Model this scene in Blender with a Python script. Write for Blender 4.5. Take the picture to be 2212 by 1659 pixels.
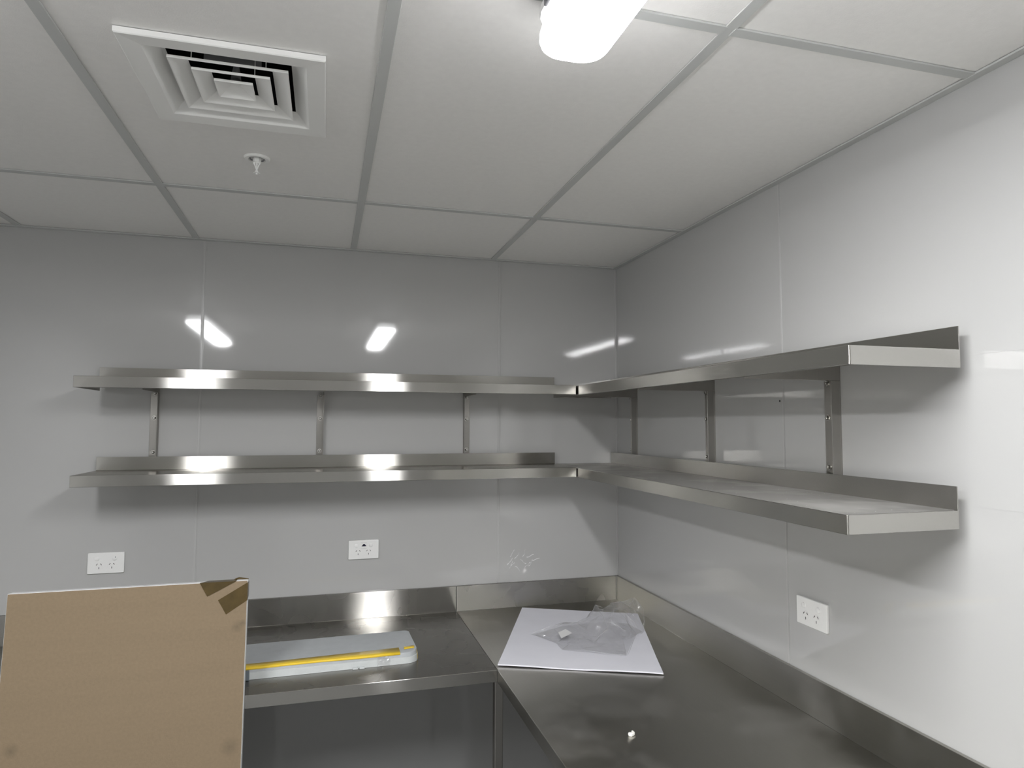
import bpy, bmesh, math, random
from mathutils import Vector, Matrix, geometry, noise

for o in list(bpy.data.objects):
    bpy.data.objects.remove(o, do_unlink=True)
scene = bpy.context.scene
C = scene.collection
R = math.radians

# ------------------------------------------------------------------ camera
PW, PH = 2212.0, 1659.0
CAM = Vector((-1.2971, -2.9074, 1.6907))
YAW, PITCH, ROLL, FOC = 0.2836, 0.0669, 0.0020, 1471.05
PPX, PPY = 25.14, -12.33
fw = Vector((math.sin(YAW) * math.cos(PITCH), math.cos(YAW) * math.cos(PITCH), math.sin(PITCH)))
rt0 = Vector((math.cos(YAW), -math.sin(YAW), 0))
up0 = rt0.cross(fw)
rt = math.cos(ROLL) * rt0 + math.sin(ROLL) * up0
up = math.cos(ROLL) * up0 - math.sin(ROLL) * rt0
cd = bpy.data.cameras.new('camera')
cam = bpy.data.objects.new('camera', cd)
C.objects.link(cam)
M4 = Matrix((rt, up, -fw)).transposed().to_4x4()
M4.translation = CAM
cam.matrix_world = M4
cd.sensor_fit = 'HORIZONTAL'
cd.sensor_width = 36.0
cd.lens = FOC / PW * 36.0
cd.shift_x = -PPX / PW
cd.shift_y = PPY / PW
cd.clip_start = 0.02
scene.camera = cam

# ------------------------------------------------------------------ world, exposure
w = bpy.data.worlds.new('world')
scene.world = w
w.use_nodes = True
w.node_tree.nodes['Background'].inputs[0].default_value = (0.5, 0.5, 0.5, 1)
w.node_tree.nodes['Background'].inputs[1].default_value = 0.1
vs = scene.view_settings
scene.cycles.transparent_max_bounces = 32
vs.view_transform = 'Standard'
vs.look = 'None'
vs.gamma = 1.0
vs.use_curve_mapping = False
vs.exposure = 2.0
LAMP_STRENGTH = 18.5

# ------------------------------------------------------------------ measures (metres)
H = 2.415                      # ceiling
GX = [-0.596 - 0.6 * k for k in range(4)]      # main tees (run away from the camera)
GY = [-0.649, -1.849, -3.049, -4.249]          # cross tees
XL, YF = -3.00, -4.90           # left wall, wall behind the camera
ZB = 0.90                      # bench top

# ------------------------------------------------------------------ materials
MATS = {}
def new_mat(name):
    m = bpy.data.materials.new(name)
    m.use_nodes = True
    MATS[name] = m
    return m, m.node_tree, m.node_tree.nodes['Principled BSDF']

def simple(name, col, rough=0.5, metal=0.0, ior=1.5, var=0.0, vscale=20.0, bump=0.0, bscale=200.0, rvar=0.0):
    m, t, p = new_mat(name)
    p.inputs['Base Color'].default_value = (*col, 1)
    p.inputs['Roughness'].default_value = rough
    p.inputs['Metallic'].default_value = metal
    p.inputs['IOR'].default_value = ior
    tc = t.nodes.new('ShaderNodeTexCoord')
    if var or rvar:
        n = t.nodes.new('ShaderNodeTexNoise')
        n.inputs['Scale'].default_value = vscale
        n.inputs['Detail'].default_value = 5
        t.links.new(tc.outputs['Object'], n.inputs['Vector'])
        if var:
            r = t.nodes.new('ShaderNodeMapRange')
            r.inputs['From Min'].default_value = 0.3
            r.inputs['From Max'].default_value = 0.7
            r.inputs['To Min'].default_value = 1 - var
            r.inputs['To Max'].default_value = 1 + var
            t.links.new(n.outputs['Fac'], r.inputs['Value'])
            v = t.nodes.new('ShaderNodeVectorMath')
            v.operation = 'SCALE'
            v.inputs[0].default_value = col
            t.links.new(r.outputs['Result'], v.inputs['Scale'])
            t.links.new(v.outputs['Vector'], p.inputs['Base Color'])
        if rvar:
            r = t.nodes.new('ShaderNodeMapRange')
            r.inputs['From Min'].default_value = 0.3
            r.inputs['From Max'].default_value = 0.7
            r.inputs['To Min'].default_value = max(0.0, rough - rvar)
            r.inputs['To Max'].default_value = rough + rvar
            t.links.new(n.outputs['Fac'], r.inputs['Value'])
            t.links.new(r.outputs['Result'], p.inputs['Roughness'])
    if bump:
        n = t.nodes.new('ShaderNodeTexNoise')
        n.inputs['Scale'].default_value = bscale
        n.inputs['Detail'].default_value = 3
        t.links.new(tc.outputs['Object'], n.inputs['Vector'])
        b = t.nodes.new('ShaderNodeBump')
        b.inputs['Strength'].default_value = bump
        b.inputs['Distance'].default_value = 0.001
        t.links.new(n.outputs['Fac'], b.inputs['Height'])
        t.links.new(b.outputs['Normal'], p.inputs['Normal'])
    return m

def steel(name, brush, col=(0.56, 0.548, 0.52), rough=0.235, aniso=0.78, dust=0.0, warm=0):
    """brushed stainless steel: grain along `brush`, so highlights spread across it"""
    m, t, p0_ = new_mat(name)
    t.nodes.remove(p0_)
    p = t.nodes.new('ShaderNodeBsdfAnisotropic')
    p.inputs['Anisotropy'].default_value = -aniso
    p.distribution = 'BECKMANN'
    t.links.new(p.outputs[0], t.nodes['Material Output'].inputs['Surface'])
    g = t.nodes.new('ShaderNodeNewGeometry')
    cr = t.nodes.new('ShaderNodeVectorMath')
    cr.operation = 'CROSS_PRODUCT'
    cr.inputs[1].default_value = brush
    t.links.new(g.outputs['True Normal'], cr.inputs[0])
    t.links.new(cr.outputs['Vector'], p.inputs['Tangent'])
    # fine grain along the brushing
    mp = t.nodes.new('ShaderNodeMapping')
    mp.inputs['Scale'].default_value = [3.0 if abs(b) > 0.5 else 420.0 for b in brush]
    t.links.new(g.outputs['Position'], mp.inputs['Vector'])
    n = t.nodes.new('ShaderNodeTexNoise')
    n.inputs['Scale'].default_value = 1.0
    n.inputs['Detail'].default_value = 2
    t.links.new(mp.outputs['Vector'], n.inputs['Vector'])
    # smudges
    n2 = t.nodes.new('ShaderNodeTexNoise')
    n2.inputs['Scale'].default_value = 7.0
    n2.inputs['Detail'].default_value = 2
    t.links.new(g.outputs['Position'], n2.inputs['Vector'])
    r = t.nodes.new('ShaderNodeMapRange')
    r.inputs['From Min'].default_value = 0.3
    r.inputs['From Max'].default_value = 0.7
    r.inputs['To Min'].default_value = rough - 0.008
    r.inputs['To Max'].default_value = rough + 0.012
    t.links.new(n2.outputs['Fac'], r.inputs['Value'])
    t.links.new(r.outputs['Result'], p.inputs['Roughness'])
    r2 = t.nodes.new('ShaderNodeMapRange')
    r2.inputs['From Min'].default_value = 0.25
    r2.inputs['From Max'].default_value = 0.75
    r2.inputs['To Min'].default_value = 0.98
    r2.inputs['To Max'].default_value = 1.015
    t.links.new(n.outputs['Fac'], r2.inputs['Value'])
    v = t.nodes.new('ShaderNodeVectorMath')
    v.operation = 'SCALE'
    v.inputs[0].default_value = col
    t.links.new(r2.outputs['Result'], v.inputs['Scale'])
    t.links.new(v.outputs['Vector'], p.inputs['Color'])
    if dust:
        out = t.nodes['Material Output']
        d = t.nodes.new('ShaderNodeBsdfDiffuse')
        d.inputs['Color'].default_value = (0.55, 0.54, 0.52, 1)
        vo = t.nodes.new('ShaderNodeTexVoronoi')
        vo.inputs['Scale'].default_value = 38.0
        t.links.new(g.outputs['Position'], vo.inputs['Vector'])
        lt = t.nodes.new('ShaderNodeMath')
        lt.operation = 'LESS_THAN'
        lt.inputs[1].default_value = 0.045
        t.links.new(vo.outputs['Distance'], lt.inputs[0])
        n3 = t.nodes.new('ShaderNodeTexNoise')
        n3.inputs['Scale'].default_value = 5.0
        n3.inputs['Detail'].default_value = 3
        n3.inputs['Roughness'].default_value = 0.5
        t.links.new(g.outputs['Position'], n3.inputs['Vector'])
        r3 = t.nodes.new('ShaderNodeMapRange')
        r3.inputs['From Min'].default_value = 0.47
        r3.inputs['From Max'].default_value = 0.75
        r3.inputs['To Min'].default_value = 0.0
        r3.inputs['To Max'].default_value = 1.0
        t.links.new(n3.outputs['Fac'], r3.inputs['Value'])
        sp = t.nodes.new('ShaderNodeMath')
        sp.operation = 'MULTIPLY'
        t.links.new(lt.outputs[0], sp.inputs[0])
        t.links.new(r3.outputs['Result'], sp.inputs[1])
        ad = t.nodes.new('ShaderNodeMath')
        ad.operation = 'MULTIPLY_ADD'
        t.links.new(r3.outputs['Result'], ad.inputs[0])
        ad.inputs[1].default_value = dust
        t.links.new(sp.outputs[0], ad.inputs[2])
        ad.use_clamp = True
        if dust > 0.2:
            r3.inputs['To Min'].default_value = 0.6
        mx = t.nodes.new('ShaderNodeMixShader')
        t.links.new(ad.outputs[0], mx.inputs[0])
        t.links.new(p.outputs[0], mx.inputs[1])
        t.links.new(d.outputs[0], mx.inputs[2])
        t.links.new(mx.outputs[0], out.inputs['Surface'])
    return m

# glossy white wall laminate: faint waviness in the sheet
m, t, p = new_mat('wall_laminate')
p.inputs['Base Color'].default_value = (0.50, 0.50, 0.495, 1)
p.inputs['Roughness'].default_value = 0.05
p.inputs['IOR'].default_value = 1.66
tc = t.nodes.new('ShaderNodeNewGeometry')
n = t.nodes.new('ShaderNodeTexNoise')
n.inputs['Scale'].default_value = 2.6
n.inputs['Detail'].default_value = 1
t.links.new(tc.outputs['Position'], n.inputs['Vector'])
b = t.nodes.new('ShaderNodeBump')
b.inputs['Strength'].default_value = 0.35
b.inputs['Distance'].default_value = 0.0012
t.links.new(n.outputs['Fac'], b.inputs['Height'])
t.links.new(b.outputs['Normal'], p.inputs['Normal'])

simple('joint_pvc', (0.52, 0.52, 0.515), 0.25)
simple('wall_paint', (0.55, 0.55, 0.54), 0.7)
simple('wall_core', (0.6, 0.6, 0.6), 0.6)
simple('ceiling_vinyl', (0.90, 0.89, 0.87), 0.5, var=0.015, vscale=60, bump=0.25, bscale=350)
simple('tee_paint', (0.56, 0.57, 0.56), 0.35)
simple('ceiling_void', (0.02, 0.02, 0.02), 0.9)
simple('floor_vinyl', (0.19, 0.19, 0.185), 0.75, var=0.08, vscale=40)
simple('white_enamel', (0.90, 0.90, 0.88), 0.35)
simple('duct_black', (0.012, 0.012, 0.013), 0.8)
simple('duct_grey', (0.30, 0.30, 0.31), 0.5)
simple('outlet_white', (0.92, 0.92, 0.91), 0.22)
simple('slot_black', (0.015, 0.015, 0.015), 0.5)
simple('dome_navy', (0.008, 0.008, 0.03), 0.15)
simple('print_grey', (0.35, 0.35, 0.35), 0.5)
simple('cardboard_brown', (0.25, 0.187, 0.118), 0.8, var=0.05, vscale=120, bump=0.3, bscale=260)
m = MATS['cardboard_brown']
t = m.node_tree
p = t.nodes['Principled BSDF']
base = p.inputs['Base Color'].links[0].from_socket
tc = t.nodes.new('ShaderNodeTexCoord')
last = base
mp = t.nodes.new('ShaderNodeMapping')
mp.inputs['Scale'].default_value = (1.5, 1.5, 26.0)
t.links.new(tc.outputs['Object'], mp.inputs['Vector'])
fn = t.nodes.new('ShaderNodeTexNoise')
fn.inputs['Scale'].default_value = 1.0
fn.inputs['Detail'].default_value = 3
t.links.new(mp.outputs['Vector'], fn.inputs['Vector'])
fr_ = t.nodes.new('ShaderNodeMapRange')
fr_.inputs['From Min'].default_value = 0.3
fr_.inputs['From Max'].default_value = 0.7
fr_.inputs['To Min'].default_value = 0.975
fr_.inputs['To Max'].default_value = 1.025
t.links.new(fn.outputs['Fac'], fr_.inputs['Value'])
sc_ = t.nodes.new('ShaderNodeVectorMath')
sc_.operation = 'SCALE'
t.links.new(last, sc_.inputs[0])
t.links.new(fr_.outputs['Result'], sc_.inputs['Scale'])
last = sc_.outputs['Vector']
for cx_, cz_, rad in ((.277, 1.105, .020), (.292, 1.115, .012), (-.262, .835, .022), (.270, .78, .030)):
    sb = t.nodes.new('ShaderNodeVectorMath')
    sb.operation = 'DISTANCE'
    t.links.new(tc.outputs['Object'], sb.inputs[0])
    sb.inputs[1].default_value = (cx_, -.0165, cz_)
    md = t.nodes.new('ShaderNodeMapRange')
    md.inputs['From Min'].default_value = 0.0
    md.inputs['From Max'].default_value = rad
    md.inputs['To Min'].default_value = 0.72
    md.inputs['To Max'].default_value = 1.0
    t.links.new(sb.outputs['Value'], md.inputs['Value'])
    sc_ = t.nodes.new('ShaderNodeVectorMath')
    sc_.operation = 'SCALE'
    t.links.new(last, sc_.inputs[0])
    t.links.new(md.outputs['Result'], sc_.inputs['Scale'])
    last = sc_.outputs['Vector']
t.links.new(last, p.inputs['Base Color'])
simple('cardboard_white', (0.80, 0.80, 0.80), 0.55, var=0.02, vscale=15)
simple('sheet_white', (0.78, 0.78, 0.845), 0.6, var=0.02, vscale=9)
simple('tape_brown', (0.085, 0.058, 0.020), 0.25, var=0.18, vscale=30, bump=0.25, bscale=90)
simple('tape_yellow', (0.86, 0.60, 0.04), 0.35, var=0.04, vscale=25, bump=0.4, bscale=70)
simple('foam_wrap', (0.45, 0.472, 0.487), 0.6, var=0.04, vscale=30, bump=0.4, bscale=120)
simple('foam_edge', (0.54, 0.565, 0.565), 0.6, var=0.04, vscale=30, bump=0.4, bscale=120)
simple('plug_grey', (0.12, 0.14, 0.16), 0.4)
simple('bolt_zinc', (0.62, 0.61, 0.58), 0.25, metal=1.0)
simple('sticker_white', (0.8, 0.8, 0.8), 0.4)
simple('scrap_white', (0.85, 0.84, 0.80), 0.6)
simple('silicone', (0.82, 0.82, 0.82), 0.15)
simple('lamp_body', (0.75, 0.75, 0.75), 0.35)
simple('clip_grey', (0.12, 0.12, 0.13), 0.4)

steel('steel_along_x', (1, 0.013, 0.011))
steel('steel_along_y', (0.013, 1, 0.011))
steel('steel_upright', (0.013, 0.011, 1), col=(0.46, 0.445, 0.42), rough=0.34, aniso=0.4)
steel('shelf_top_dusty', (0.013, 1, 0.011), dust=0.45)
steel('bench_along_x', (1, 0.013, 0.011), col=(0.43, 0.42, 0.40), rough=0.27, aniso=0.75)
steel('bench_along_y', (0.013, 1, 0.011), col=(0.52, 0.51, 0.475), rough=0.31, aniso=0.66, warm=1, dust=0.10)

# lamp diffuser: the opal cover of a real batten, it glows
m = bpy.data.materials.new('lamp_opal')
m.use_nodes = True
MATS['lamp_opal'] = m
t = m.node_tree
t.nodes.clear()
o_ = t.nodes.new('ShaderNodeOutputMaterial')
e_ = t.nodes.new('ShaderNodeEmission')
e_.inputs[0].default_value = (0.985, 0.99, 1.0, 1)
e_.inputs[1].default_value = LAMP_STRENGTH
# the LED strip inside faces down, so the sides of the cover are dimmer than its underside
g_ = t.nodes.new('ShaderNodeNewGeometry')
sx_ = t.nodes.new('ShaderNodeSeparateXYZ')
t.links.new(g_.outputs['Normal'], sx_.inputs[0])
mr_ = t.nodes.new('ShaderNodeMapRange')
mr_.inputs['From Min'].default_value = -0.75
mr_.inputs['From Max'].default_value = 0.0
mr_.inputs['To Min'].default_value = LAMP_STRENGTH
mr_.inputs['To Max'].default_value = LAMP_STRENGTH * 0.06
t.links.new(sx_.outputs['Z'], mr_.inputs['Value'])
t.links.new(mr_.outputs['Result'], e_.inputs[1])
t.links.new(e_.outputs[0], o_.inputs[0])

# clear film: thin, mostly see-through, glossy
def film(name, haze, tint=0.95):
    m = bpy.data.materials.new(name)
    m.use_nodes = True
    MATS[name] = m
    t = m.node_tree
    t.nodes.clear()
    o_ = t.nodes.new('ShaderNodeOutputMaterial')
    tr = t.nodes.new('ShaderNodeBsdfTransparent')
    tr.inputs[0].default_value = (tint, tint, tint, 1)
    gl = t.nodes.new('ShaderNodeBsdfGlossy')
    gl.inputs['Roughness'].default_value = 0.07
    df = t.nodes.new('ShaderNodeBsdfDiffuse')
    df.inputs[0].default_value = (0.8, 0.8, 0.82, 1)
    lw = t.nodes.new('ShaderNodeLayerWeight')
    lw.inputs[0].default_value = 0.5
    pw = t.nodes.new('ShaderNodeMath')
    pw.operation = 'POWER'
    pw.inputs[1].default_value = 4.0
    t.links.new(lw.outputs['Facing'], pw.inputs[0])
    fr = t.nodes.new('ShaderNodeMath')
    fr.operation = 'MULTIPLY_ADD'
    fr.inputs[1].default_value = 0.6
    fr.inputs[2].default_value = 0.09
    t.links.new(pw.outputs[0], fr.inputs[0])
    a = t.nodes.new('ShaderNodeMixShader')
    b = t.nodes.new('ShaderNodeMixShader')
    b.inputs[0].default_value = haze
    t.links.new(tr.outputs[0], b.inputs[1])
    t.links.new(df.outputs[0], b.inputs[2])
    t.links.new(fr.outputs[0], a.inputs[0])
    t.links.new(b.outputs[0], a.inputs[1])
    t.links.new(gl.outputs[0], a.inputs[2])
    t.links.new(a.outputs[0], o_.inputs[0])
film('clear_film', 0.035, 0.985)
film('clear_tape', 0.10)
film('film_fold', 0.40, 0.98)

# ------------------------------------------------------------------ helpers
class MB:
    def __init__(self):
        self.bm = bmesh.new()
    def box(self, x0, x1, y0, y1, z0, z1, bev=0.0, seg=2):
        v = [self.bm.verts.new((x, y, z)) for z in (z0, z1) for y in (y0, y1) for x in (x0, x1)]
        fs = [self.bm.faces.new([v[i] for i in q]) for q in
              ((0, 2, 3, 1), (4, 5, 7, 6), (0, 1, 5, 4), (2, 6, 7, 3), (0, 4, 6, 2), (1, 3, 7, 5))]
        if bev:
            es = list({e for f in fs for e in f.edges})
            bmesh.ops.bevel(self.bm, geom=es, offset=bev, segments=seg, affect='EDGES', profile=0.5)
        return self
    def prism(self, pts, z0, z1, bev=0.0, seg=2, bottom_only=False):
        n = len(pts)
        a = [self.bm.verts.new((x, y, z0)) for x, y in pts]
        b = [self.bm.verts.new((x, y, z1)) for x, y in pts]
        f0 = self.bm.faces.new(a[::-1])
        f1 = self.bm.faces.new(b)
        for i in range(n):
            self.bm.faces.new((a[i], a[(i + 1) % n], b[(i + 1) % n], b[i]))
        if bev:
            es = list(f0.edges) + ([] if bottom_only else list(f1.edges))
            bmesh.ops.bevel(self.bm, geom=es, offset=bev, segments=seg, affect='EDGES', profile=0.5)
        return self
    def lathe(self, prof, c=(0, 0, 0), n=24, axis='Z'):
        """prof: (radius, height) list; closed at radius 0 ends"""
        rings = []
        for r, h in prof:
            if r < 1e-6:
                rings.append([self._pt(c, 0, 0, h, axis)])
            else:
                rings.append([self._pt(c, r * math.cos(2 * math.pi * k / n), r * math.sin(2 * math.pi * k / n), h, axis) for k in range(n)])
        rings = [[self.bm.verts.new(p) for p in r] for r in rings]
        for a, b in zip(rings, rings[1:]):
            for k in range(n):
                q = [a[k % len(a)], a[(k + 1) % len(a)], b[(k + 1) % len(b)], b[k % len(b)]]
                q2 = []
                for v in q:
                    if v not in q2:
                        q2.append(v)
                if len(q2) > 2:
                    try:
                        self.bm.faces.new(q2)
                    except ValueError:
                        pass
        return self
    def _pt(self, c, a, b, h, axis):
        if axis == 'Z':
            return (c[0] + a, c[1] + b, c[2] + h)
        if axis == 'Y':
            return (c[0] + a, c[1] + h, c[2] + b)
        return (c[0] + h, c[1] + a, c[2] + b)
    def faces(self, verts, fs):
        v = [self.bm.verts.new(p) for p in verts]
        for f in fs:
            self.bm.faces.new([v[i] for i in f])
        return self
    def build(self, name, mat, parent=None, loc=None, smooth=True, label=None):
        bmesh.ops.recalc_face_normals(self.bm, faces=self.bm.faces)
        me = bpy.data.meshes.new(name)
        self.bm.to_mesh(me)
        self.bm.free()
        me.materials.append(MATS[mat])
        if smooth:
            for p_ in me.polygons:
                p_.use_smooth = True
            try:
                me.set_sharp_from_angle(angle=R(35))
            except Exception:
                pass
        o = bpy.data.objects.new(name, me)
        C.objects.link(o)
        if smooth:
            wn = o.modifiers.new('weighted', 'WEIGHTED_NORMAL')
            wn.weight = 100
            wn.keep_sharp = True
        if parent:
            o.parent = parent
        if loc:
            o.location = loc
        if label:
            o['label'] = label
        return o

def box(name, mat, parent, x0, x1, y0, y1, z0, z1, bev=0.0, **k):
    return MB().box(x0, x1, y0, y1, z0, z1, bev).build(name, mat, parent, **k)

def thing(name, label, cat, loc=(0, 0, 0), rotz=0.0, group=None):
    o = bpy.data.objects.new(name, None)
    o.empty_display_size = 0.05
    C.objects.link(o)
    o.location = loc
    o.rotation_euler = (0, 0, rotz)
    o['label'] = label
    o['category'] = cat
    if group:
        o['group'] = group
    return o

def tag(o, label, cat, group=None):
    o['label'] = label
    o['category'] = cat
    if group:
        o['group'] = group
    return o

def struct(o, label):
    o['kind'] = 'structure'
    o['label'] = label
    o['category'] = o.name.split('_')[0]
    return o

def dup(root, loc, label):
    r = root.copy()
    C.objects.link(r)
    r.location = loc
    r['label'] = label
    for ch in list(root.children):
        c = ch.copy()
        C.objects.link(c)
        c.parent = r
        for g in ch.children:
            d = g.copy()
            C.objects.link(d)
            d.parent = c
    return r

def rrect(x0, x1, y0, y1, r, n=6):
    pts = []
    for cx, cy, a0 in ((x1 - r, y1 - r, 0), (x0 + r, y1 - r, 90), (x0 + r, y0 + r, 180), (x1 - r, y0 + r, 270)):
        for k in range(n + 1):
            a = R(a0 + 90 * k / n)
            pts.append((cx + r * math.cos(a), cy + r * math.sin(a)))
    return pts

# ================================================================== SETTING
fl = struct(box('floor', 'floor_vinyl', None, XL - .1, .1, YF - .1, .1, -.1, 0), 'grey vinyl floor of the kitchen')

PT = 0.004        # wall sheet thickness
def wall(name, label, x0, x1, y0, y1):
    return struct(box(name, 'wall_core', None, x0, x1, y0, y1, 0, H + .25), label)

wb = wall('wall_back', 'glossy white panelled back wall behind the long shelves', XL - .1, .1, PT, .1)
wr = wall('wall_right', 'glossy white panelled wall on the right of the corner', PT, .1, YF - .1, PT)
wl = wall('wall_left', 'white wall far to the left, outside the picture', XL - .1, XL - PT, YF - .1, PT)
wf = wall('wall_front', 'white wall behind the photographer', XL, 0, YF - .1, YF - PT)
JB = [-0.5625, -1.7665]
JR = [-1.194, -2.394, -3.594, -4.794]
JW = 0.0045       # half of the joint strip
def strip_profile(o, horizontal_axis):
    return o
xs = [-0.004] + JB + [XL]
for a, b_ in zip(xs, xs[1:]):
    box('wall_panel', 'wall_laminate', wb, b_ + .0012, a - .0012, 0, PT, 0, H)
ys = [-0.0] + JR + [YF]
for a, b_ in zip(ys, ys[1:]):
    box('wall_panel', 'wall_laminate', wr, 0, PT, b_ + .0012, a - .0012, 0, H)
box('wall_panel', 'wall_paint', wl, XL - PT, XL, YF, 0, 0, H)
box('wall_panel', 'wall_paint', wf, XL, 0, YF - PT, YF, 0, H)
ZS = ZB + .107
tn = 5
for x, where in zip(JB, ('nearest the room corner', 'above the brown carton', 'left of the picture')):
    mb = MB()
    mb.box(x - .0062, x + .0062, -.0012, -.0002, ZS, H - .002)
    mb.box(x - .0038, x + .0038, -.0030, -.0012, ZS, H - .002, .001)
    struct(mb.build('trim_%d' % tn, 'joint_pvc'), 'white joint strip on the back wall ' + where)
    tn += 1
for y, where in zip(JR, ('behind the bracket side of the shelves', 'beside the camera', 'behind the camera', 'further behind the camera', 'towards the room end', 'at the far end of the room')):
    mb = MB()
    mb.box(-.0010, -.0002, y - .0042, y + .0042, ZS, H - .002)
    mb.box(-.0024, -.0010, y - .0026, y + .0026, ZS, H - .002, .0006)
    struct(mb.build('trim_%d' % tn, 'joint_pvc'), 'white joint strip on the right wall ' + where)
    tn += 1
mb = MB()
mb.box(-.0090, -.0002, -.0022, -.0002, ZS, H - .002, .0008)
mb.box(-.0022, -.0002, -.0090, -.0022, ZS, H - .002, .0008)
struct(mb.build('trim_%d' % tn, 'joint_pvc'), 'white corner strip where the two walls meet')
# screw left in the joint on the right wall, two thin pale lines past the shelf ends
MB().lathe([(0, -.0009), (.003, -.0009), (.0035, -.0002)], (0, -1.178, 1.76), 10, 'X').build('screw_head', 'slot_black', wr)
box('pale_line', 'joint_pvc', wr, -.0004, 0, -2.25, -1.80, 1.8370, 1.8380)
box('pale_line', 'joint_pvc', wr, -.0004, 0, -2.25, -1.815, 1.5215, 1.5225)
# smears of sealant on the back wall
rng = random.Random(5)
mb = MB()
for k in range(13):
    x = -.535 + .13 * rng.random()
    z = 1.06 + .07 * rng.random()
    a = rng.uniform(-.5, .9)
    pts = []
    for j in range(6):
        pts.append((x, z))
        x += .007 * math.cos(a)
        z += .007 * math.sin(a)
        a += rng.uniform(-.5, .5)
    for j in range(5):
        (xa, za), (xb, zb) = pts[j], pts[j + 1]
        h = .0006 + .0012 * rng.random()
        mb.faces([(xa, -.0008, za - h), (xb, -.0008, zb - h), (xb, -.0008, zb + h), (xa, -.0008, za + h)], [(0, 1, 2, 3)])
sm = mb.build('sealant_smear', 'silicone', wb, smooth=False)
sm['kind'] = 'stuff'

# ---------------------------------------------------------------- ceiling
ce = struct(box('ceiling', 'ceiling_void', None, XL - .1, .1, YF - .1, .1, H + .25, H + .3), 'suspended ceiling of white tiles in a grey grid')
TW = 0.012
DCX, DCY, DH = -1.4975, -1.3555, 0.150     # air diffuser centre and half opening
gx = [0.0] + GX + [XL]
gy = [0.0] + GY + [YF]
ZT = H + .004
for i in range(len(gx) - 1):
    for j in range(len(gy) - 1):
        x1, x0, y1, y0 = gx[i] - .002, gx[i + 1] + .002, gy[j] - .002, gy[j + 1] + .002
        if x0 < DCX < x1 and y0 < DCY < y1:
            mb = MB()
            for (a, b_, c_, d) in ((x0, DCX - DH, y0, y1), (DCX + DH, x1, y0, y1), (DCX - DH, DCX + DH, y0, DCY - DH), (DCX - DH, DCX + DH, DCY + DH, y1)):
                mb.box(a, b_, c_, d, ZT, ZT + .012)
            mb.build('ceiling_tile', 'ceiling_vinyl', ce)
        else:
            box('ceiling_tile', 'ceiling_vinyl', ce, x0, x1, y0, y1, ZT, ZT + .012)
for x in GX:
    mb = MB()
    mb.box(x - TW, x + TW, YF, -.001, H, H + .0035, .0006, 1)
    mb.build('main_tee', 'tee_paint', ce)
for y in GY:
    for i in range(len(gx) - 1):
        xa = gx[i] - (TW if i else 0)
        xb = gx[i + 1] + (TW if i < len(gx) - 2 else 0)
        mb = MB()
        mb.box(xb - .004, xa + .004, y - TW, y + TW, H - .0008, H + .0035, .0006, 1)
        mb.build('cross_tee', 'tee_paint', ce)
for k, (a, lab) in enumerate((((XL, 0, -.022, 0), 'grey angle trim along the top of the back wall'),
                              ((-.022, 0, YF, -.022), 'grey angle trim along the top of the right wall'),
                              ((XL, XL + .022, YF, 0), 'grey angle trim along the top of the left wall'),
                              ((XL, 0, YF, YF + .022), 'grey angle trim along the top of the front wall'))):
    mb = MB()
    mb.box(a[0], a[1], a[2], a[3], H - .0015, H + .003, .0005, 1)
    struct(mb.build('trim_%d' % (k + 1), 'tee_paint'), lab)

# ================================================================== CEILING LIGHTS
def batten(loc, label):
    t = thing('ceiling_light', label, 'ceiling light', loc, 0, 'batten ceiling lights')
    L = 1.25
    mb = MB()
    mb.prism(rrect(-.0660, .0660, -L - .004, -.012, .048, 8), -.036, -.022, .003, 2)
    mb.prism(rrect(-.056, .056, -L + .006, -.03, .042), -.024, 0, .003, 2)
    mb.build('base', 'lamp_body', t)
    mb = MB()
    rings = []
    for d, z in ((.008, -.0362), (.002, -.058), (.0015, -.070), (.0045, -.0785), (.0095, -.0835), (.016, -.0865), (.024, -.088)):
        pts = rrect(-.0635 + d, .0635 - d, -L + d, -d, max(.046 - d * .8, .01), 8)
        rings.append([mb.bm.verts.new((x, y, z)) for x, y in pts])
    for ra, rb_ in zip(rings, rings[1:]):
        for k in range(len(ra)):
            mb.bm.faces.new((ra[k], ra[(k + 1) % len(ra)], rb_[(k + 1) % len(ra)], rb_[k]))
    mb.bm.faces.new(rings[-1])
    mb.bm.faces.new(rings[0])
    mb.build('diffuser', 'lamp_opal', t)
    for s in (-1, 1):
        for y in (-.115, -.62, -1.13):
            x = s * .0665
            MB().box(min(x, x + s * .006), max(x, x + s * .006), y - .02, y + .02, -.0480, -.020, .002).build('clip', 'clip_grey', t)
    return t
la = batten((-.898, -1.803, H - .0015), 'glowing white batten ceiling light cut off by the top edge of the picture')
dup(la, (-2.100, -1.803, H - .0015), 'white batten ceiling light outside the picture, mirrored above the left end of the shelf')

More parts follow.
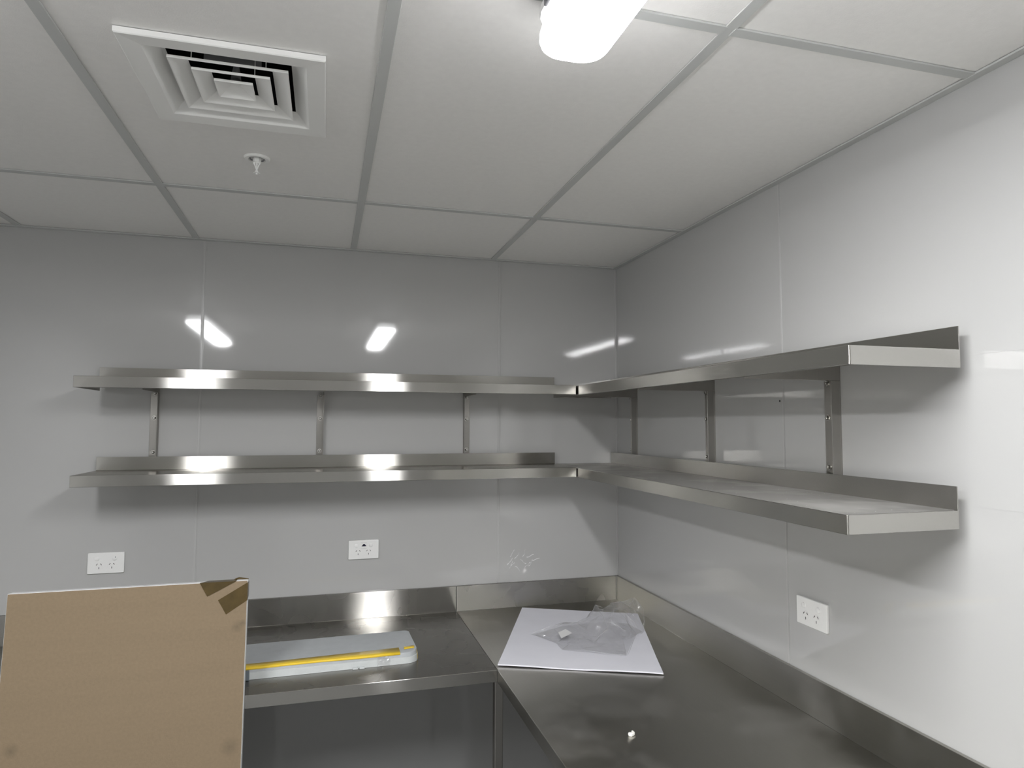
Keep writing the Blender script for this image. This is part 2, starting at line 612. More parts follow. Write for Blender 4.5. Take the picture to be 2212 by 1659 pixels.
# ================================================================== AIR DIFFUSER
dv = thing('air_vent', 'square white ceiling air vent with nested louvre rings', 'vent', (DCX, DCY, H))
def sq_ring(mb, prof):
    """profile of (half size, z) swept round a square, open sheet"""
    rings = [[mb.bm.verts.new((sx * h, sy * h, z)) for sx, sy in ((-1, -1), (1, -1), (1, 1), (-1, 1))] for h, z in prof]
    for a, b_ in zip(rings, rings[1:]):
        for k in range(4):
            mb.bm.faces.new((a[k], a[(k + 1) % 4], b_[(k + 1) % 4], b_[k]))
mb = MB()
sq_ring(mb, [(.188, .003), (.188, -.007), (.186, -.009), (.150, -.007), (.148, -.0055), (.121, .019), (.119, .019), (.146, .003), (.150, .003)])
mb.build('frame', 'white_enamel', dv, smooth=False)
for a in (.1135, .0755, .038):
    mb = MB()
    closed = a < .05
    if closed:
        sq_ring(mb, [(a - .0015, .001), (a, .0005), (a, -.005), (a - .002, -.005), (.010, .012)])
        vv = [mb.bm.verts.new((sx * .010, sy * .010, .012)) for sx, sy in ((-1, -1), (1, -1), (1, 1), (-1, 1))]
        mb.bm.faces.new(vv)
        mb.build('centre_cone', 'white_enamel', dv, smooth=False)
    else:
        sq_ring(mb, [(a - .031, .0125), (a - .002, .0), (a, .0), (a, -.0052), (a - .0022, -.0052), (a - .033, .0115), (a - .031, .0125)])
        mb.build('louvre_ring', 'white_enamel', dv, smooth=False)
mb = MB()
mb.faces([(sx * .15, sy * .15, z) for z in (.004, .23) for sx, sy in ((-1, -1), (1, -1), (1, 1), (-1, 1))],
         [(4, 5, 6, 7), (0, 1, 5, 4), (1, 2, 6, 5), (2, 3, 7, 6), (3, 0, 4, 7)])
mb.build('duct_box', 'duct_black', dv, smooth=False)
for y, s in ((-.105, .125), (-.055, .075)):
    mb = MB()
    mb.box(-s * .75, s * .75, y, y + .002, .030, .052)
    mb.build('damper_blade', 'duct_grey', dv)
for s in (-1, 1):
    MB().prism([(s * .104, 0), (s * .104, .025), (s * .092, .025), (s * .082, 0)][::s], 0, .002).build('blade_tab', 'duct_grey', dv).matrix_local = Matrix.Translation((0, -.108, .026)) @ Matrix.Rotation(R(90), 4, 'X')
    MB().lathe([(.0009, -.002), (.0009, .06)], (s * .07, -.108, .004), 8).build('support_wire', 'white_enamel', dv)
MB().lathe([(.0009, -.002), (.0009, .06)], (.045, -.07, .004), 8).build('support_wire', 'white_enamel', dv)
MB().lathe([(.011, .02), (.009, .035), (.006, .05), (0, .052)], (0, 0, 0), 14).build('centre_knob', 'duct_grey', dv)

# ================================================================== SPRINKLER
sk = thing('fire_sprinkler', 'small white fire sprinkler head hanging from a round ceiling plate', 'sprinkler', (-1.4905, -.947, H + .004))
MB().lathe([(.034, 0), (.034, -.0015), (.031, -.0055), (.023, -.0055), (.021, -.001), (.012, -.001)], n=36).build('cover_plate', 'white_enamel', sk)
MB().lathe([(.0205, -.0012), (.0195, -.0045), (.0180, -.0045), (.0170, -.0012)], n=30).build('recess_ring', 'duct_grey', sk)
MB().lathe([(.011, 0), (.011, -.008), (.0105, -.0125), (.0065, -.0125), (.006, -.016), (0, -.016)], n=6).build('hex_body', 'white_enamel', sk)
mb = MB()
for s in (-1, 1):
    pr = [(s * .0085, -.012), (s * .0095, -.016), (s * .0062, -.022), (s * .0025, -.032), (s * .001, -.037), (0, -.037), (0, -.031), (s * .003, -.022), (s * .0055, -.016), (s * .005, -.012)]
    a = [mb.bm.verts.new((x, -.0017, z)) for x, z in pr]
    b_ = [mb.bm.verts.new((x, .0017, z)) for x, z in pr]
    n_ = len(pr)
    mb.bm.faces.new(a)
    mb.bm.faces.new(b_[::-1])
    for k in range(n_):
        mb.bm.faces.new((a[k], a[(k + 1) % n_], b_[(k + 1) % n_], b_[k]))
mb.build('frame_arm', 'white_enamel', sk)
MB().lathe([(0, -.014), (.0022, -.014), (.0022, -.031), (0, -.031)], n=10).build('glass_bulb', 'white_enamel', sk)
MB().lathe([(0, -.036), (.004, -.036), (.0045, -.041), (.009, -.0425), (.009, -.0435), (.003, -.0440), (.0025, -.047), (0, -.047)], n=20).build('deflector', 'white_enamel', sk)

# ================================================================== SHELVES
def shelf(label, loc, rotz, L, D, mat, top=None):
    t = thing('wall_shelf', label, 'shelf', loc, rotz, 'stainless steel wall shelves')
    T = .0015
    MB().box(.001, L - .001, -D + .001, -.001, -T, 0).build('shelf_top', top or mat, t)
    MB().box(0, L, -D, -D + .0035, -.0385, .0002, .0014, 3).build('front_lip', mat, t)
    MB().box(.004, L - .004, -D + .0035, -D + .015, -.0385, -.037).build('lip_return', mat, t)
    for x in (0, L - .0035):
        MB().box(x, x + .0035, -D + .0036, 0, -.0385, .0002, .0012, 2).build('end_lip', mat, t)
    MB().box(0, L, -.003, 0, 0, .0495, .0011, 2).build('upstand', mat, t)
    return t
ZU, ZL = 1.849, 1.5155
SL = 1.79
shelf('upper long steel shelf along the back wall', (-2.107, -.032, ZU), 0, SL, .275, 'steel_along_x')
shelf('lower long steel shelf along the back wall', (-2.105, -.032, ZL), 0, SL, .272, 'steel_along_x')
shelf('upper steel shelf along the right wall, seen from slightly below', (-.032, -.006, ZU - .002), R(-90), 1.803, .280, 'steel_along_y')
shelf('lower steel shelf along the right wall, its dusty top visible', (-.032, -.006, ZL - .002), R(-90), 1.785, .280, 'steel_along_y', 'shelf_top_dusty')

def bracket(label, loc, rotz, fl_w, side, arm, mats, grp):
    """wall leg: flange on the wall with bolts, web sticking out at one side, two arms under the shelves.
    local x right, -y out of the wall, z = 0 at the top shelf underside"""
    t = thing('shelf_bracket', label, 'bracket', loc, rotz, grp)
    zb = ZL - ZU - .045
    x0, x1 = (-fl_w, 0) if side > 0 else (0, fl_w)
    MB().box(x0, x1, -.0035, 0, zb, -.042, .0005, 1).build('wall_flange', mats, t)
    w0, w1 = (-.0035, 0) if side > 0 else (0, .0035)
    MB().box(w0, w1, -.0305, -.0035, zb, -.042, .0006, 1).build('web', mats, t)
    for z, top in ((0, 1), (ZL - ZU, 0)):
        nm = 'arm'
        mb = MB()
        mb.box(w0, w1, -arm, -.0005, z - .0415, z - .0025, .0006, 1)
        mb.box(x0, x1, -arm, -.033, z - .005, z - .0018, .0005, 1)
        mb.build(nm, mats, t)
    xc = (x0 + x1) / 2 if fl_w < .05 else x0 + .014
    for z in (1.804, 1.711, 1.580):
        MB().lathe([(0, -.0130), (.0036, -.0130), (.0052, -.0115), (.0060, -.0075), (.0060, -.0055), (.0085, -.0055), (.0085, -.0035)],
                   (xc, 0, z - ZU), 12, 'Y').build('bolt', 'bolt_zinc', t)
    return t
GB = 'steel shelf brackets'
ZBR = ZU - .0
bracket('shelf bracket on the back wall nearest the left shelf end', (-1.9085, 0, ZBR), 0, .030, 1, .262, 'steel_upright', GB)
bracket('shelf bracket in the middle of the back wall', (-1.3005, 0, ZBR), 0, .028, 1, .262, 'steel_upright', GB)
bracket('shelf bracket on the back wall nearest the room corner', (-.7225, 0, ZBR), 0, .028, -1, .262, 'steel_upright', GB)
bracket('shelf bracket on the right wall nearest the room corner', (0, -.219, ZBR - .002), R(-90), .064, 1, .290, 'steel_upright', GB)
bracket('shelf bracket in the middle of the right wall', (0, -.828, ZBR - .002), R(-90), .060, 1, .290, 'steel_upright', GB)
bracket('shelf bracket on the right wall nearest the free shelf ends', (0, -1.428, ZBR - .002), R(-90), .058, 1, .290, 'steel_upright', GB)

# ================================================================== BENCHES
XJ, YB_ = -.7465, -.724
def leg(parent, x, y):
    l = MB().box(x - .0145, x + .0145, y - .0145, y + .0145, .03, ZB - .012, .004, 2).build('leg', 'steel_upright', parent)
    MB().lathe([(0, 0), (.02, 0), (.022, .006), (.012, .014), (.012, .032)], (x, y, 0), 14).build('foot', 'plug_grey', l)
    return l
BT = .105
lb = thing('work_bench', 'stainless steel bench along the back wall holding the foam parcel', 'bench', (-1.9, -.36, 0), 0, 'stainless steel work benches')
def rel(root, mbf, name, mat, smooth=True):
    bmesh.ops.translate(mbf.bm, verts=mbf.bm.verts[:], vec=-root.location)
    return mbf.build(name, mat, root, smooth=smooth)
X0 = -2.985
rel(lb, MB().box(X0, XJ - .0015, YB_ + .001, -.001, ZB - .002, ZB), 'bench_top', 'bench_along_x')
rel(lb, MB().box(X0, XJ - .0012, YB_, YB_ + .004, ZB - .038, ZB + .0002, .0016, 3), 'front_lip', 'steel_along_x')
rel(lb, MB().box(X0, XJ - .0015, -.0125, -.001, ZB, ZB + BT, .0015, 2), 'splashback', 'bench_along_x')
rel(lb, MB().box(X0, XJ - .0015, -.0138, -.0125, ZB, ZB + .0008, .0003, 1), 'weld_seam', 'bolt_zinc')  # metal strip added for a bright line along the splash foot
for x in (-1.78, -2.93):
    for y in (YB_ + .06, -.06):
        leg(lb, 0, 0).location = (x + 1.9, y + .36, 0)
rb = thing('work_bench', 'dusty stainless steel bench running along the right wall', 'bench', (-.37, -1.5, 0), 0, 'stainless steel work benches')
Y0 = -3.05
rel(rb, MB().box(XJ + .001, -.001, Y0, -.001, ZB - .002, ZB), 'bench_top', 'bench_along_y')
rel(rb, MB().box(XJ, XJ + .004, Y0, YB_ + .0005, ZB - .040, ZB + .0002, .0016, 3), 'front_lip', 'bench_along_y')
rel(rb, MB().box(-.0125, -.001, Y0, -.0126, ZB, ZB + BT, .0015, 2), 'splashback', 'bench_along_y')
rel(rb, MB().box(XJ + .0005, -.001, -.0125, -.001, ZB, ZB + BT, .0015, 2), 'splashback', 'bench_along_x')
rel(rb, MB().box(-.0138, -.0125, Y0, -.0138, ZB, ZB + .0008, .0003, 1), 'weld_seam', 'bolt_zinc')  # same added bright-line strips on the right bench
rel(rb, MB().box(XJ, -.0125, -.0138, -.0125, ZB, ZB + .0008, .0003, 1), 'weld_seam', 'bolt_zinc')
rel(rb, MB().box(-.0165, -.0125, -.0165, -.0125, ZB, ZB + BT, .0015, 2), 'corner_weld', 'bolt_zinc')
for x, y in ((XJ + .016, -.668), (XJ + .03, -2.95), (-.05, -2.95), (-.05, -.06)):
    leg(rb, 0, 0).location = (x + .37, y + 1.5, 0)

# ================================================================== POWER OUTLETS
def outlet(label, loc, rotz, w_, h_, kind):
    t = thing('power_outlet', label, 'power outlet', loc, rotz, 'double power outlets')
    o = MB().prism(rrect(-w_ / 2, w_ / 2, -h_ / 2, h_ / 2, .003, 4), 0, .0085, .002, 3).build('plate', 'outlet_white', t)
    o.rotation_euler = (R(90), 0, 0)
    for i, x in enumerate((-.0295, .0285)):
        s = MB().lathe([(.0085, -.0080), (.0085, -.0092), (.0074, -.0092), (.0072, -.0112), (.005, -.0122), (0, -.0124)], (x, 0, .0165), 20, 'Y').build('switch', 'outlet_white', t)
        s.rotation_euler = (0, 0, 0)
        if kind == 'left' and i == 1:
            MB().box(x + .002, x + .0045, -.0132, -.0118, .0195, .0222, .0003, 1).build('indicator', 'slot_black', s)
    for x in (-.0222, .0200):
        s = MB().lathe([(.0142, -.0084), (.0142, -.0089), (.0134, -.0091), (0, -.0091)], (x, 0, -.0105), 28, 'Y').build('socket', 'outlet_white', t)
        for dx, dz, a in ((-.0068, .0064, -35), (.0068, .0064, 35), (0, -.0068, 0)):
            pm = MB().box(-.0009, .0009, -.0004, .0004, -.0034, .0034).build('pin_slot', 'slot_black', s)
            pm.location = (x + dx, -.0092, -.0105 + dz)
            pm.rotation_euler = (0, R(-a), 0)
    if kind == 'middle':
        pts = [(.0062 * math.cos(R(a)), .0075 * math.sin(R(a))) for a in range(0, 181, 15)]
        pts = [(.0095, -.0018), (.0088, .0006), (.0062, .0012)] + pts[1:-1] + [(-.0062, .0012), (-.0088, .0006), (-.0095, -.0018)]
        d = MB().prism(pts, 0, .0016, .0004, 1).build('sensor_window', 'dome_navy', t, label='dark navy half-round window')
        d.matrix_local = Matrix.Translation((.001, -.0084, .0155)) @ Matrix.Rotation(R(90), 4, 'X')
        MB().lathe([(.004, -.0084), (.0036, -.0098), (0, -.0102)], (0, 0, .0085), 16, 'Y').build('test_button', 'outlet_white', t)
        for z in (.0282, .0042):
            box('print_line', 'print_grey', t, -.0115, .0115, -.0088, -.0084, z - .0004, z + .0004)
    return t
outlet('white double power outlet on the back wall above the brown carton', (-2.066, 0, 1.1725), 0, .1215, .0762, 'left')
outlet('white double power outlet with a dark window, middle of the back wall', (-1.133, 0, 1.1758), 0, .1205, .0758, 'middle')
outlet('white double power outlet on the right wall above the dusty bench', (0, -1.302, 1.174), R(-90), .121, .0755, 'right')

# ================================================================== CARTON leaning on the bench edge
LEAN = R(-5.0)
CW_, CT, CL = .602, .032, 1.2335
ct = thing('flat_carton', 'flat brown cardboard carton with white edges leaning on the bench', 'carton', (-1.8045, -.8225, .0016))
ct.rotation_euler = (LEAN, 0, 0)
MB().box(-CW_ / 2, CW_ / 2, -CT / 2, CT / 2, 0, CL, .0012, 1).build('carton_body', 'cardboard_white', ct, label='white carton edges')
# front liner, slightly bowed along its top
mb = MB()
NX, NZ = 24, 30
rows = []
for j in range(NZ + 1):
    row = []
    for i in range(NX + 1):
        x = -CW_ / 2 + .0012 + (CW_ - .0024) * i / NX
        z = .001 + (CL - .002) * j / NZ
        y = -CT / 2 - .0008 - .0007 * noise.noise(Vector((x * 5, z * 5, 1)))
        row.append(mb.bm.verts.new((x, y, z)))
    rows.append(row)
for j in range(NZ):
    for i in range(NX):
        mb.bm.faces.new((rows[j][i], rows[j][i + 1], rows[j + 1][i + 1], rows[j + 1][i]))
mb.build('front_liner', 'cardboard_brown', ct, label='brown corrugated front of the carton')
def on_face(px, pz):     # world x, z on the front face -> carton local
    return px + 1.8045, (pz - .0030) / math.cos(LEAN)
YT = -CT / 2 - .0022
def tape_piece(poly, extra=None):
    mb = MB()
    v = [(*(lambda q: (q[0], YT, q[1]))(on_face(x, z)),) for x, z in poly]
    mb.faces(v, [tuple(range(len(v)))])
    if extra:
        mb.faces(*extra)
    o = mb.build('packing_tape', 'tape_brown', ct, smooth=False, label='strip of brown packing tape')
    s = o.modifiers.new('thick', 'SOLIDIFY')
    s.thickness = .0004
    return o
top = CL + .0008
hx = CW_ / 2
ztw = 1.2315
tape_piece([(-1.632, ztw), (-1.611, 1.193), (-1.535, ztw)],
           ([(-1.632 + 1.8045, YT, top - .001), (-1.535 + 1.8045, YT, top - .001), (-1.535 + 1.8045, CT / 2, top), (-1.612 + 1.8045, CT / 2, top)], [(0, 1, 2, 3)]))
tape_piece([(-1.582, 1.181), (-1.559, 1.140), (-1.5032, 1.176), (-1.5032, 1.2265)],
           ([(hx + .0006, YT, on_face(0, 1.176)[1]), (hx + .0006, YT, on_face(0, 1.2265)[1]), (hx + .0006, CT / 2, on_face(0, 1.2265)[1]), (hx + .0006, CT / 2, on_face(0, 1.185)[1])], [(0, 1, 2, 3)]))
mb = MB()
pts = [(-.043, 0), (-.036, .0045), (-.026, .007), (-.014, .005), (0, .0025)]
mb.faces([(hx + x, CT / 2 + .0005, CL - .012) for x, z in pts] + [(hx + x, CT / 2 - .002 * i, CL + z) for i, (x, z) in enumerate(pts)],
         [(i, i + 1, i + 6, i + 5) for i in range(4)])
o = mb.build('packing_tape', 'tape_brown', ct, smooth=False, label='loose end of brown tape at the top corner')
s_ = o.modifiers.new('thick', 'SOLIDIFY')
s_.thickness = .0004

# ================================================================== WHITE SHEET on the bench
A_, B2, C2, D2 = Vector((-.738, -.693)), Vector((-.255, -.914)), Vector((-.032, -.268)), Vector((-.468, -.047))
NS = 40
def sheet_pt(u, v):
    p_ = A_ * (1 - u) * (1 - v) + B2 * u * (1 - v) + C2 * u * v + D2 * (1 - u) * v
    z = .0012 + .0030 * math.exp(-(v * 9) ** 2) * (0.55 + .45 * math.sin(u * 9 + .6)) + .0010 * math.exp(-((u - 1) * 5) ** 2) * math.exp(-(v * 4) ** 2)
    z += .001 * math.exp(-((u - 1) * 7) ** 2) * math.exp(-((v - .55) * 4) ** 2)
    z += .0005 * noise.noise(Vector((u * 4, v * 4, 7)))
    return Vector((p_.x, p_.y, ZB + max(z, .0004)))
mb = MB()
gt = [[mb.bm.verts.new(sheet_pt(i / NS, j / NS) + Vector((0, 0, .0042))) for i in range(NS + 1)] for j in range(NS + 1)]
gb_ = [[mb.bm.verts.new(sheet_pt(i / NS, j / NS)) for i in range(NS + 1)] for j in range(NS + 1)]
for j in range(NS):
    for i in range(NS):
        mb.bm.faces.new((gt[j][i], gt[j][i + 1], gt[j + 1][i + 1], gt[j + 1][i]))
        mb.bm.faces.new((gb_[j][i], gb_[j + 1][i], gb_[j + 1][i + 1], gb_[j][i + 1]))
for k in range(NS):
    mb.bm.faces.new((gt[0][k], gb_[0][k], gb_[0][k + 1], gt[0][k + 1]))
    mb.bm.faces.new((gt[NS][k], gt[NS][k + 1], gb_[NS][k + 1], gb_[NS][k]))
    mb.bm.faces.new((gt[k][0], gt[k + 1][0], gb_[k + 1][0], gb_[k][0]))
    mb.bm.faces.new((gt[k][NS], gb_[k][NS], gb_[k + 1][NS], gt[k + 1][NS]))
tag(mb.build('cardboard_sheet', 'sheet_white'), 'flat white cardboard sheet lying in the bench corner', 'cardboard')

# ================================================================== PLASTIC BAG on the sheet
Z0 = ZB + .0102
bagp = [(-.545, -.43, 0), (-.493, -.495, 0), (-.488, -.55, .001), (-.494, -.628, 0), (-.453, -.593, .004), (-.42, -.649, .001), (-.373, -.708, .002),
        (-.300, -.744, 0), (-.295, -.70, .006), (-.173, -.551, .004), (-.122, -.512, .001), (-.100, -.465, .030),
        (-.275, -.40, .078), (-.245, -.405, .068), (-.216, -.42, .086), (-.151, -.42, .092), (-.120, -.425, .101), (-.095, -.452, .062),
        (-.235, -.485, .084), (-.165, -.53, .030), (-.305, -.42, .042), (-.327, -.43, .030), (-.47, -.42, .018), (-.40, -.44, .030), (-.44, -.47, .010),
        (-.365, -.597, .006), (-.33, -.56, .010), (-.30, -.575, .038), (-.27, -.55, .058), (-.245, -.60, .035), (-.21, -.57, .040), (-.40, -.55, .012), (-.34, -.50, .022),
        (-.285, -.49, .066), (-.20, -.49, .078), (-.165, -.47, .082), (-.33, -.64, .012), (-.27, -.66, .018), (-.36, -.53, .008), (-.43, -.57, .012),
        (-.40, -.36, 0), (-.29, -.335, .002), (-.20, -.345, .004), (-.125, -.385, .03), (-.15, -.365, .05), (-.245, -.365, .045), (-.46, -.55, .010), (-.50, -.46, .008)]
v2 = [Vector((x, y)) for x, y, z in bagp]
res = geometry.delaunay_2d_cdt(v2, [], [], 0, 1e-5)
mb = MB()
src = res[3]
def sheet_top(x, y):
    e1, e2, d = B2 - A_, D2 - A_, Vector((x, y)) - A_
    det = e1.x * e2.y - e1.y * e2.x
    u, v = (d.x * e2.y - d.y * e2.x) / det, (e1.x * d.y - e1.y * d.x) / det
    return sheet_pt(max(0, min(1, u)), max(0, min(1, v))).z + .0042
vs_ = [mb.bm.verts.new((v.x, v.y, Z0 + bagp[src[i][0]][2])) for i, v in enumerate(res[0])]
for f in res[2]:
    es = [(res[0][f[i]] - res[0][f[(i + 1) % 3]]).length for i in range(3)]
    if max(es) < .16:
        mb.bm.faces.new([vs_[i] for i in f])
rng = random.Random(11)
for amp in (.0070, .0028):
    bmesh.ops.subdivide_edges(mb.bm, edges=mb.bm.edges[:], cuts=1, use_grid_fill=True)
    bmesh.ops.triangulate(mb.bm, faces=mb.bm.faces[:])
    for v in mb.bm.verts:
        k = min(1.0, (v.co.z - Z0) / .02)
        v.co.x += rng.uniform(-amp, amp)
        v.co.y += rng.uniform(-amp, amp)
        v.co.z = max(Z0 + .0004, v.co.z + rng.uniform(-amp, amp) * (.25 + .75 * k))
bag = thing('plastic_bag', 'crumpled clear plastic bag on the white cardboard sheet', 'plastic bag', (-.3, -.53, Z0))
rel(bag, mb, 'upper_film', 'clear_film', False)
# folds where the film doubles over and turns whitish
folds = [(16, 17), (17, 10), (16, 35), (15, 16), (14, 18), (18, 28), (28, 29), (12, 13), (12, 33), (14, 15), (20, 12), (22, 21), (0, 22), (3, 4), (5, 6), (6, 7), (7, 9), (34, 19), (27, 25), (33, 27), (18, 34)]
mb = MB()
for ia, ib in folds:
    pa, pb = Vector(bagp[ia]), Vector(bagp[ib])
    pa.z += Z0 + .0012
    pb.z += Z0 + .0012
    d = (pb - pa).normalized()
    n1 = d.cross(Vector((.3, -.8, .6))).normalized()
    n2 = d.cross(n1)
    prev = None
    for k in range(6):
        c = pa.lerp(pb, k / 5) + Vector((rng.uniform(-.0015, .0015), rng.uniform(-.0015, .0015), rng.uniform(0, .0015)))
        r_ = .00025 + .0004 * math.sin(math.pi * k / 5)
        ring = [mb.bm.verts.new(c + n1 * r_ * math.cos(a_) + n2 * r_ * math.sin(a_)) for a_ in (0, 2.1, 4.2)]
        if prev:
            for q_ in range(3):
                mb.bm.faces.new((prev[q_], prev[(q_ + 1) % 3], ring[(q_ + 1) % 3], ring[q_]))
        prev = ring
rel(bag, mb, 'fold_lines', 'film_fold')['kind'] = 'stuff'
mb = MB()
bo = [(-.54, -.43), (-.488, -.55), (-.49, -.622), (-.42, -.645), (-.30, -.738), (-.178, -.55), (-.13, -.51), (-.14, -.40), (-.22, -.35), (-.40, -.365)]
mb.bm.faces.new([mb.bm.verts.new((x, y, Z0)) for x, y in bo])
rel(bag, mb, 'lower_film', 'clear_film', False)
mb = MB()
st = [(-.462, -.500, .020), (-.424, -.474, .022), (-.415, -.520, .020), (-.471, -.560, .018)]
mb.faces([(x, y, Z0 + z) for x, y, z in st], [(0, 3, 2, 1)])
o = rel(bag, mb, 'sticker', 'sticker_white', False)
o['label'] = 'white paper sticker on the bag'
s_ = o.modifiers.new('thick', 'SOLIDIFY')
s_.thickness = .0003

# ================================================================== FOAM PARCEL
PZ = .0365
pc = thing('foam_parcel', 'flat foam-wrapped parcel bound with yellow tape on the bench', 'parcel', (-1.4, -.47, ZB), R(1.3))
# local frame: x along the parcel
PX0, PX1, PY0, PY1 = -.43, .415, -.122, .124
def parcel_outline(d=0.0, r=.035):
    pts = []
    for cx, cy, rr, a0 in ((PX1 - .02, PY1 - .02, .02, 0), (PX0 + .01, PY1 - .01, .01, 90), (PX0 + .01, PY0 + .01, .01, 180), (PX1 - .04, PY0 + .04, .04, 270)):
        for k in range(9):
            a = R(a0 + 90 * k / 8)
            pts.append((cx + (rr + d) * math.cos(a), cy + (rr + d) * math.sin(a)))
    return pts
def parcel_loft(d, ztop, bev, seed, name, mat, label=None):
    """sections along the parcel, each a rounded box profile with a little unevenness"""
    mb = MB()
    xs_ = [PX0 - d, PX0 + .004] + [PX0 + .012 + (PX1 - .06 - PX0 - .012) * k / 40 for k in range(41)]
    xs_ += [PX1 - .04 + (.04 + d) * math.sin(R(90) * k / 9) for k in range(0, 10)]
    rows = []
    for x in xs_:
        e = max(0.0, (x - (PX1 - .04)) / (.04 + d))
        e2 = max(0.0, (x - (PX1 - .02)) / (.02 + d))
        ya = PY0 - d + .04 * (1 - math.sqrt(max(0, 1 - e * e)))
        yb = PY1 + d - .02 * (1 - math.sqrt(max(0, 1 - e2 * e2)))
        prof = [(ya, .0006), (ya, .010), (ya, ztop * .6), (ya, ztop - bev), (ya + bev * .3, ztop - bev * .3), (ya + bev, ztop)]
        prof += [(ya + (yb - ya) * k / 5, ztop) for k in (1, 2, 3, 4)]
        prof += [(yb - bev, ztop), (yb - bev * .3, ztop - bev * .3), (yb, ztop - bev), (yb, ztop * .5), (yb, .0006)]
        row = []
        for k, (y, z) in enumerate(prof):
            n1 = noise.noise(Vector((x * 14, y * 20 + seed, z * 40)))
            n2 = noise.noise(Vector((x * 9 + 5, seed + 3, z * 20)))
            zz = z if z < .002 else z + .0007 * n1
            row.append(mb.bm.verts.new((x, y + (.0012 * n2 if k < 4 else 0), zz)))
        rows.append(row)
    for ra, rb_ in zip(rows, rows[1:]):
        for k in range(len(ra) - 1):
            mb.bm.faces.new((ra[k], rb_[k], rb_[k + 1], ra[k + 1]))
        mb.bm.faces.new((ra[-1], rb_[-1], rb_[0], ra[0]))
    mb.bm.faces.new(rows[0])
    mb.bm.faces.new(rows[-1])
    return mb.build(name, mat, pc, label=label)
parcel_loft(0.0, PZ, .006, 1.0, 'foam_wrap', 'foam_wrap')
parcel_loft(.0030, PZ * .62, .003, 7.0, 'foam_sleeve', 'foam_edge', 'white lower foam edge')
def ribbon(name, a, b, mat, label):
    mb = MB()
    n_ = len(a)
    mb.faces(list(a) + list(b), [(i, i + 1, n_ + i + 1, n_ + i) for i in range(n_ - 1)])
    o = mb.build(name, mat, pc, label=label)
    s_ = o.modifiers.new('thick', 'SOLIDIFY')
    s_.thickness = .0005
    s_.offset = 1
    return o
def L_(x, y):      # world xy -> parcel local
    dx, dy = x + 1.4, y + .47
    c, s = math.cos(R(-1.3)), math.sin(R(-1.3))
    return dx * c - dy * s, dx * s + dy * c
zt = PZ + .0012
ta, tb = [], []
for x, y1, y0 in ((-1.66, -.566, -.592), (-1.517, -.564, -.596), (-1.45, -.562, -.594), (-1.386, -.558, -.591), (-1.29, -.552, -.588), (-1.2, -.545, -.584), (-1.12, -.540, -.582), (-1.042, -.534, -.578)):
    q1, q0 = L_(x, y1), L_(x, y0)
    ta.append((q1[0], q1[1], zt))
    tb.append((q0[0], max(q0[1], PY0 + .002), zt - (.003 if q0[1] < PY0 + .006 else .0004)))
zt2 = zt + .0006
ta = [(x, y, zt2) for x, y, z in ta]
tm = [(x, PY0 + .0065, zt2) for x, y, z in tb]
tn_ = [(x, PY0 + .0010, zt2 - .0022) for x, y, z in tb]
tf = [(x, PY0 - .0014, PZ - .0055 - .001 * math.sin(i * 1.3)) for i, (x, y, z) in enumerate(tb)]
n_ = len(ta)
mb = MB()
mb.faces(ta + tm + tn_ + tf, [(r * n_ + i, r * n_ + i + 1, (r + 1) * n_ + i + 1, (r + 1) * n_ + i) for r in range(3) for i in range(n_ - 1)])
o = mb.build('yellow_tape', 'tape_yellow', pc, label='long strip of yellow tape')
s_ = o.modifiers.new('thick', 'SOLIDIFY')
s_.thickness = .0005
s_.offset = 0
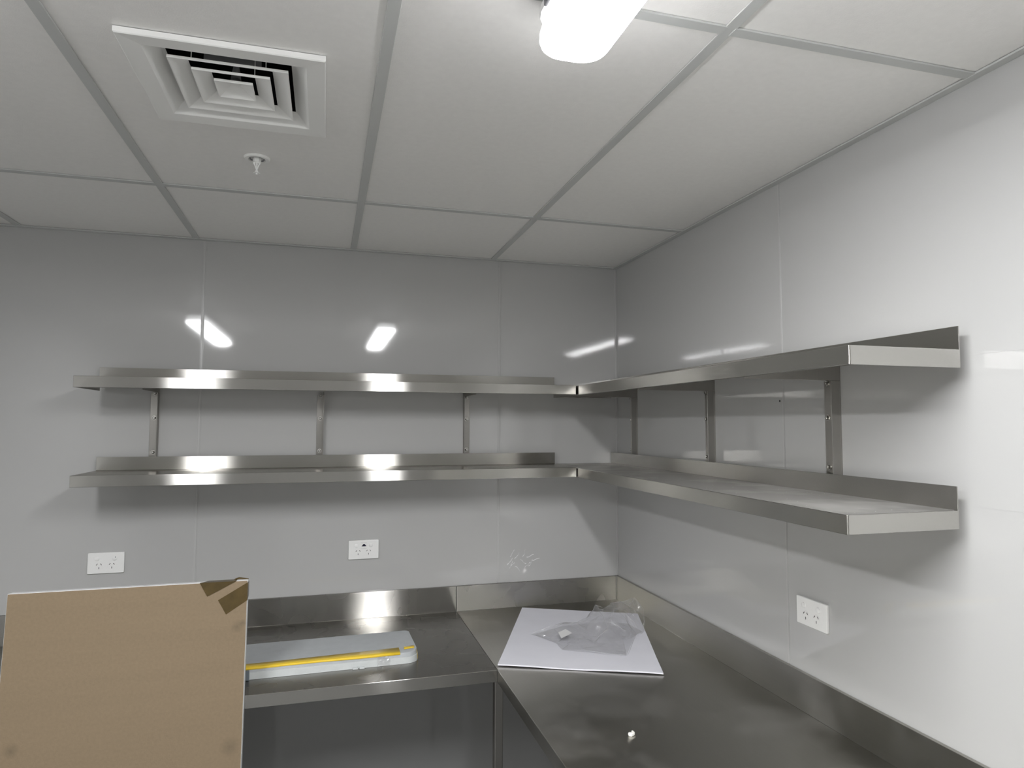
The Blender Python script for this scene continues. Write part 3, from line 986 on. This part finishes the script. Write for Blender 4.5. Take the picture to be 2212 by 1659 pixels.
# tape turned over the right end
e0 = [L_(-1.024, -.527), L_(-.990, -.524)]
e1 = [L_(-1.026, -.556), L_(-.992, -.548)]
top_a = [(e0[0][0], e0[0][1], zt), (e0[1][0], e0[1][1], zt), (PX1 + .0020, e0[1][1], PZ - .006), (PX1 + .0045, e0[1][1], .018), (PX1 + .0045, e0[1][1], .004)]
top_b = [(e1[0][0], e1[0][1], zt), (e1[1][0] - .004, e1[1][1], zt), (PX1 - .001, e1[1][1] - .006, PZ - .006), (PX1 + .001, e1[1][1] - .012, .018), (PX1 + .002, e1[1][1] - .012, .004)]
ribbon('yellow_tape', top_a, top_b, 'tape_yellow', 'short yellow tape turned over the parcel end')
# shiny clear tape on the front and the back edge
def crumple(name, x0, x1, yf, seed):
    rng = random.Random(seed)
    mb = MB()
    n_, m_ = 9, 6
    g = [[mb.bm.verts.new((x0 + (x1 - x0) * i / n_ + rng.uniform(-.001, .001), yf + rng.uniform(-.0015, .0015), .002 + (PZ - .006) * j / m_)) for i in range(n_ + 1)] for j in range(m_ + 1)]
    for j in range(m_):
        for i in range(n_):
            mb.bm.faces.new((g[j][i], g[j][i + 1], g[j + 1][i + 1], g[j + 1][i]))
    bmesh.ops.triangulate(mb.bm, faces=mb.bm.faces[:])
    return mb.build(name, 'clear_tape', pc, smooth=False, label='crumpled shiny clear tape')
q = L_(-1.095, -.59)
crumple('clear_tape', q[0] - .022, q[0] + .02, PY0 - .0052, 3)
q = L_(-1.09, -.345)
crumple('clear_tape', q[0] - .05, q[0] + .04, PY1 + .0052, 4)
q = L_(-1.508, -.6)
MB().box(q[0] - .012, q[0] + .004, PY0 - .012, PY0 - .0035, .001, .030, .002).build('end_plug', 'plug_grey', pc, label='dark grey plastic plug')
for dx in (0, .0215):
    q = L_(-1.186 + dx, -.6)
    MB().box(q[0] - .008, q[0] + .008, PY0 - .011, PY0 - .0035, .0003, .0065, .0012).build('foam_tab', 'foam_edge', pc)

# ================================================================== SCRAPS
mb = MB()
pts = [(-.010, -.006), (-.004, -.010), (.004, -.007), (.009, -.001), (.008, .010), (.004, .009), (.003, .002), (-.001, -.002), (-.004, .003), (-.009, .001)]
mb.prism(pts, 0, .007, .0012, 1)
o = mb.build('plastic_scrap', 'scrap_white', None, (-.53, -1.264, ZB + .0003))
tag(o, 'small white broken scrap on the dusty right bench', 'scrap')
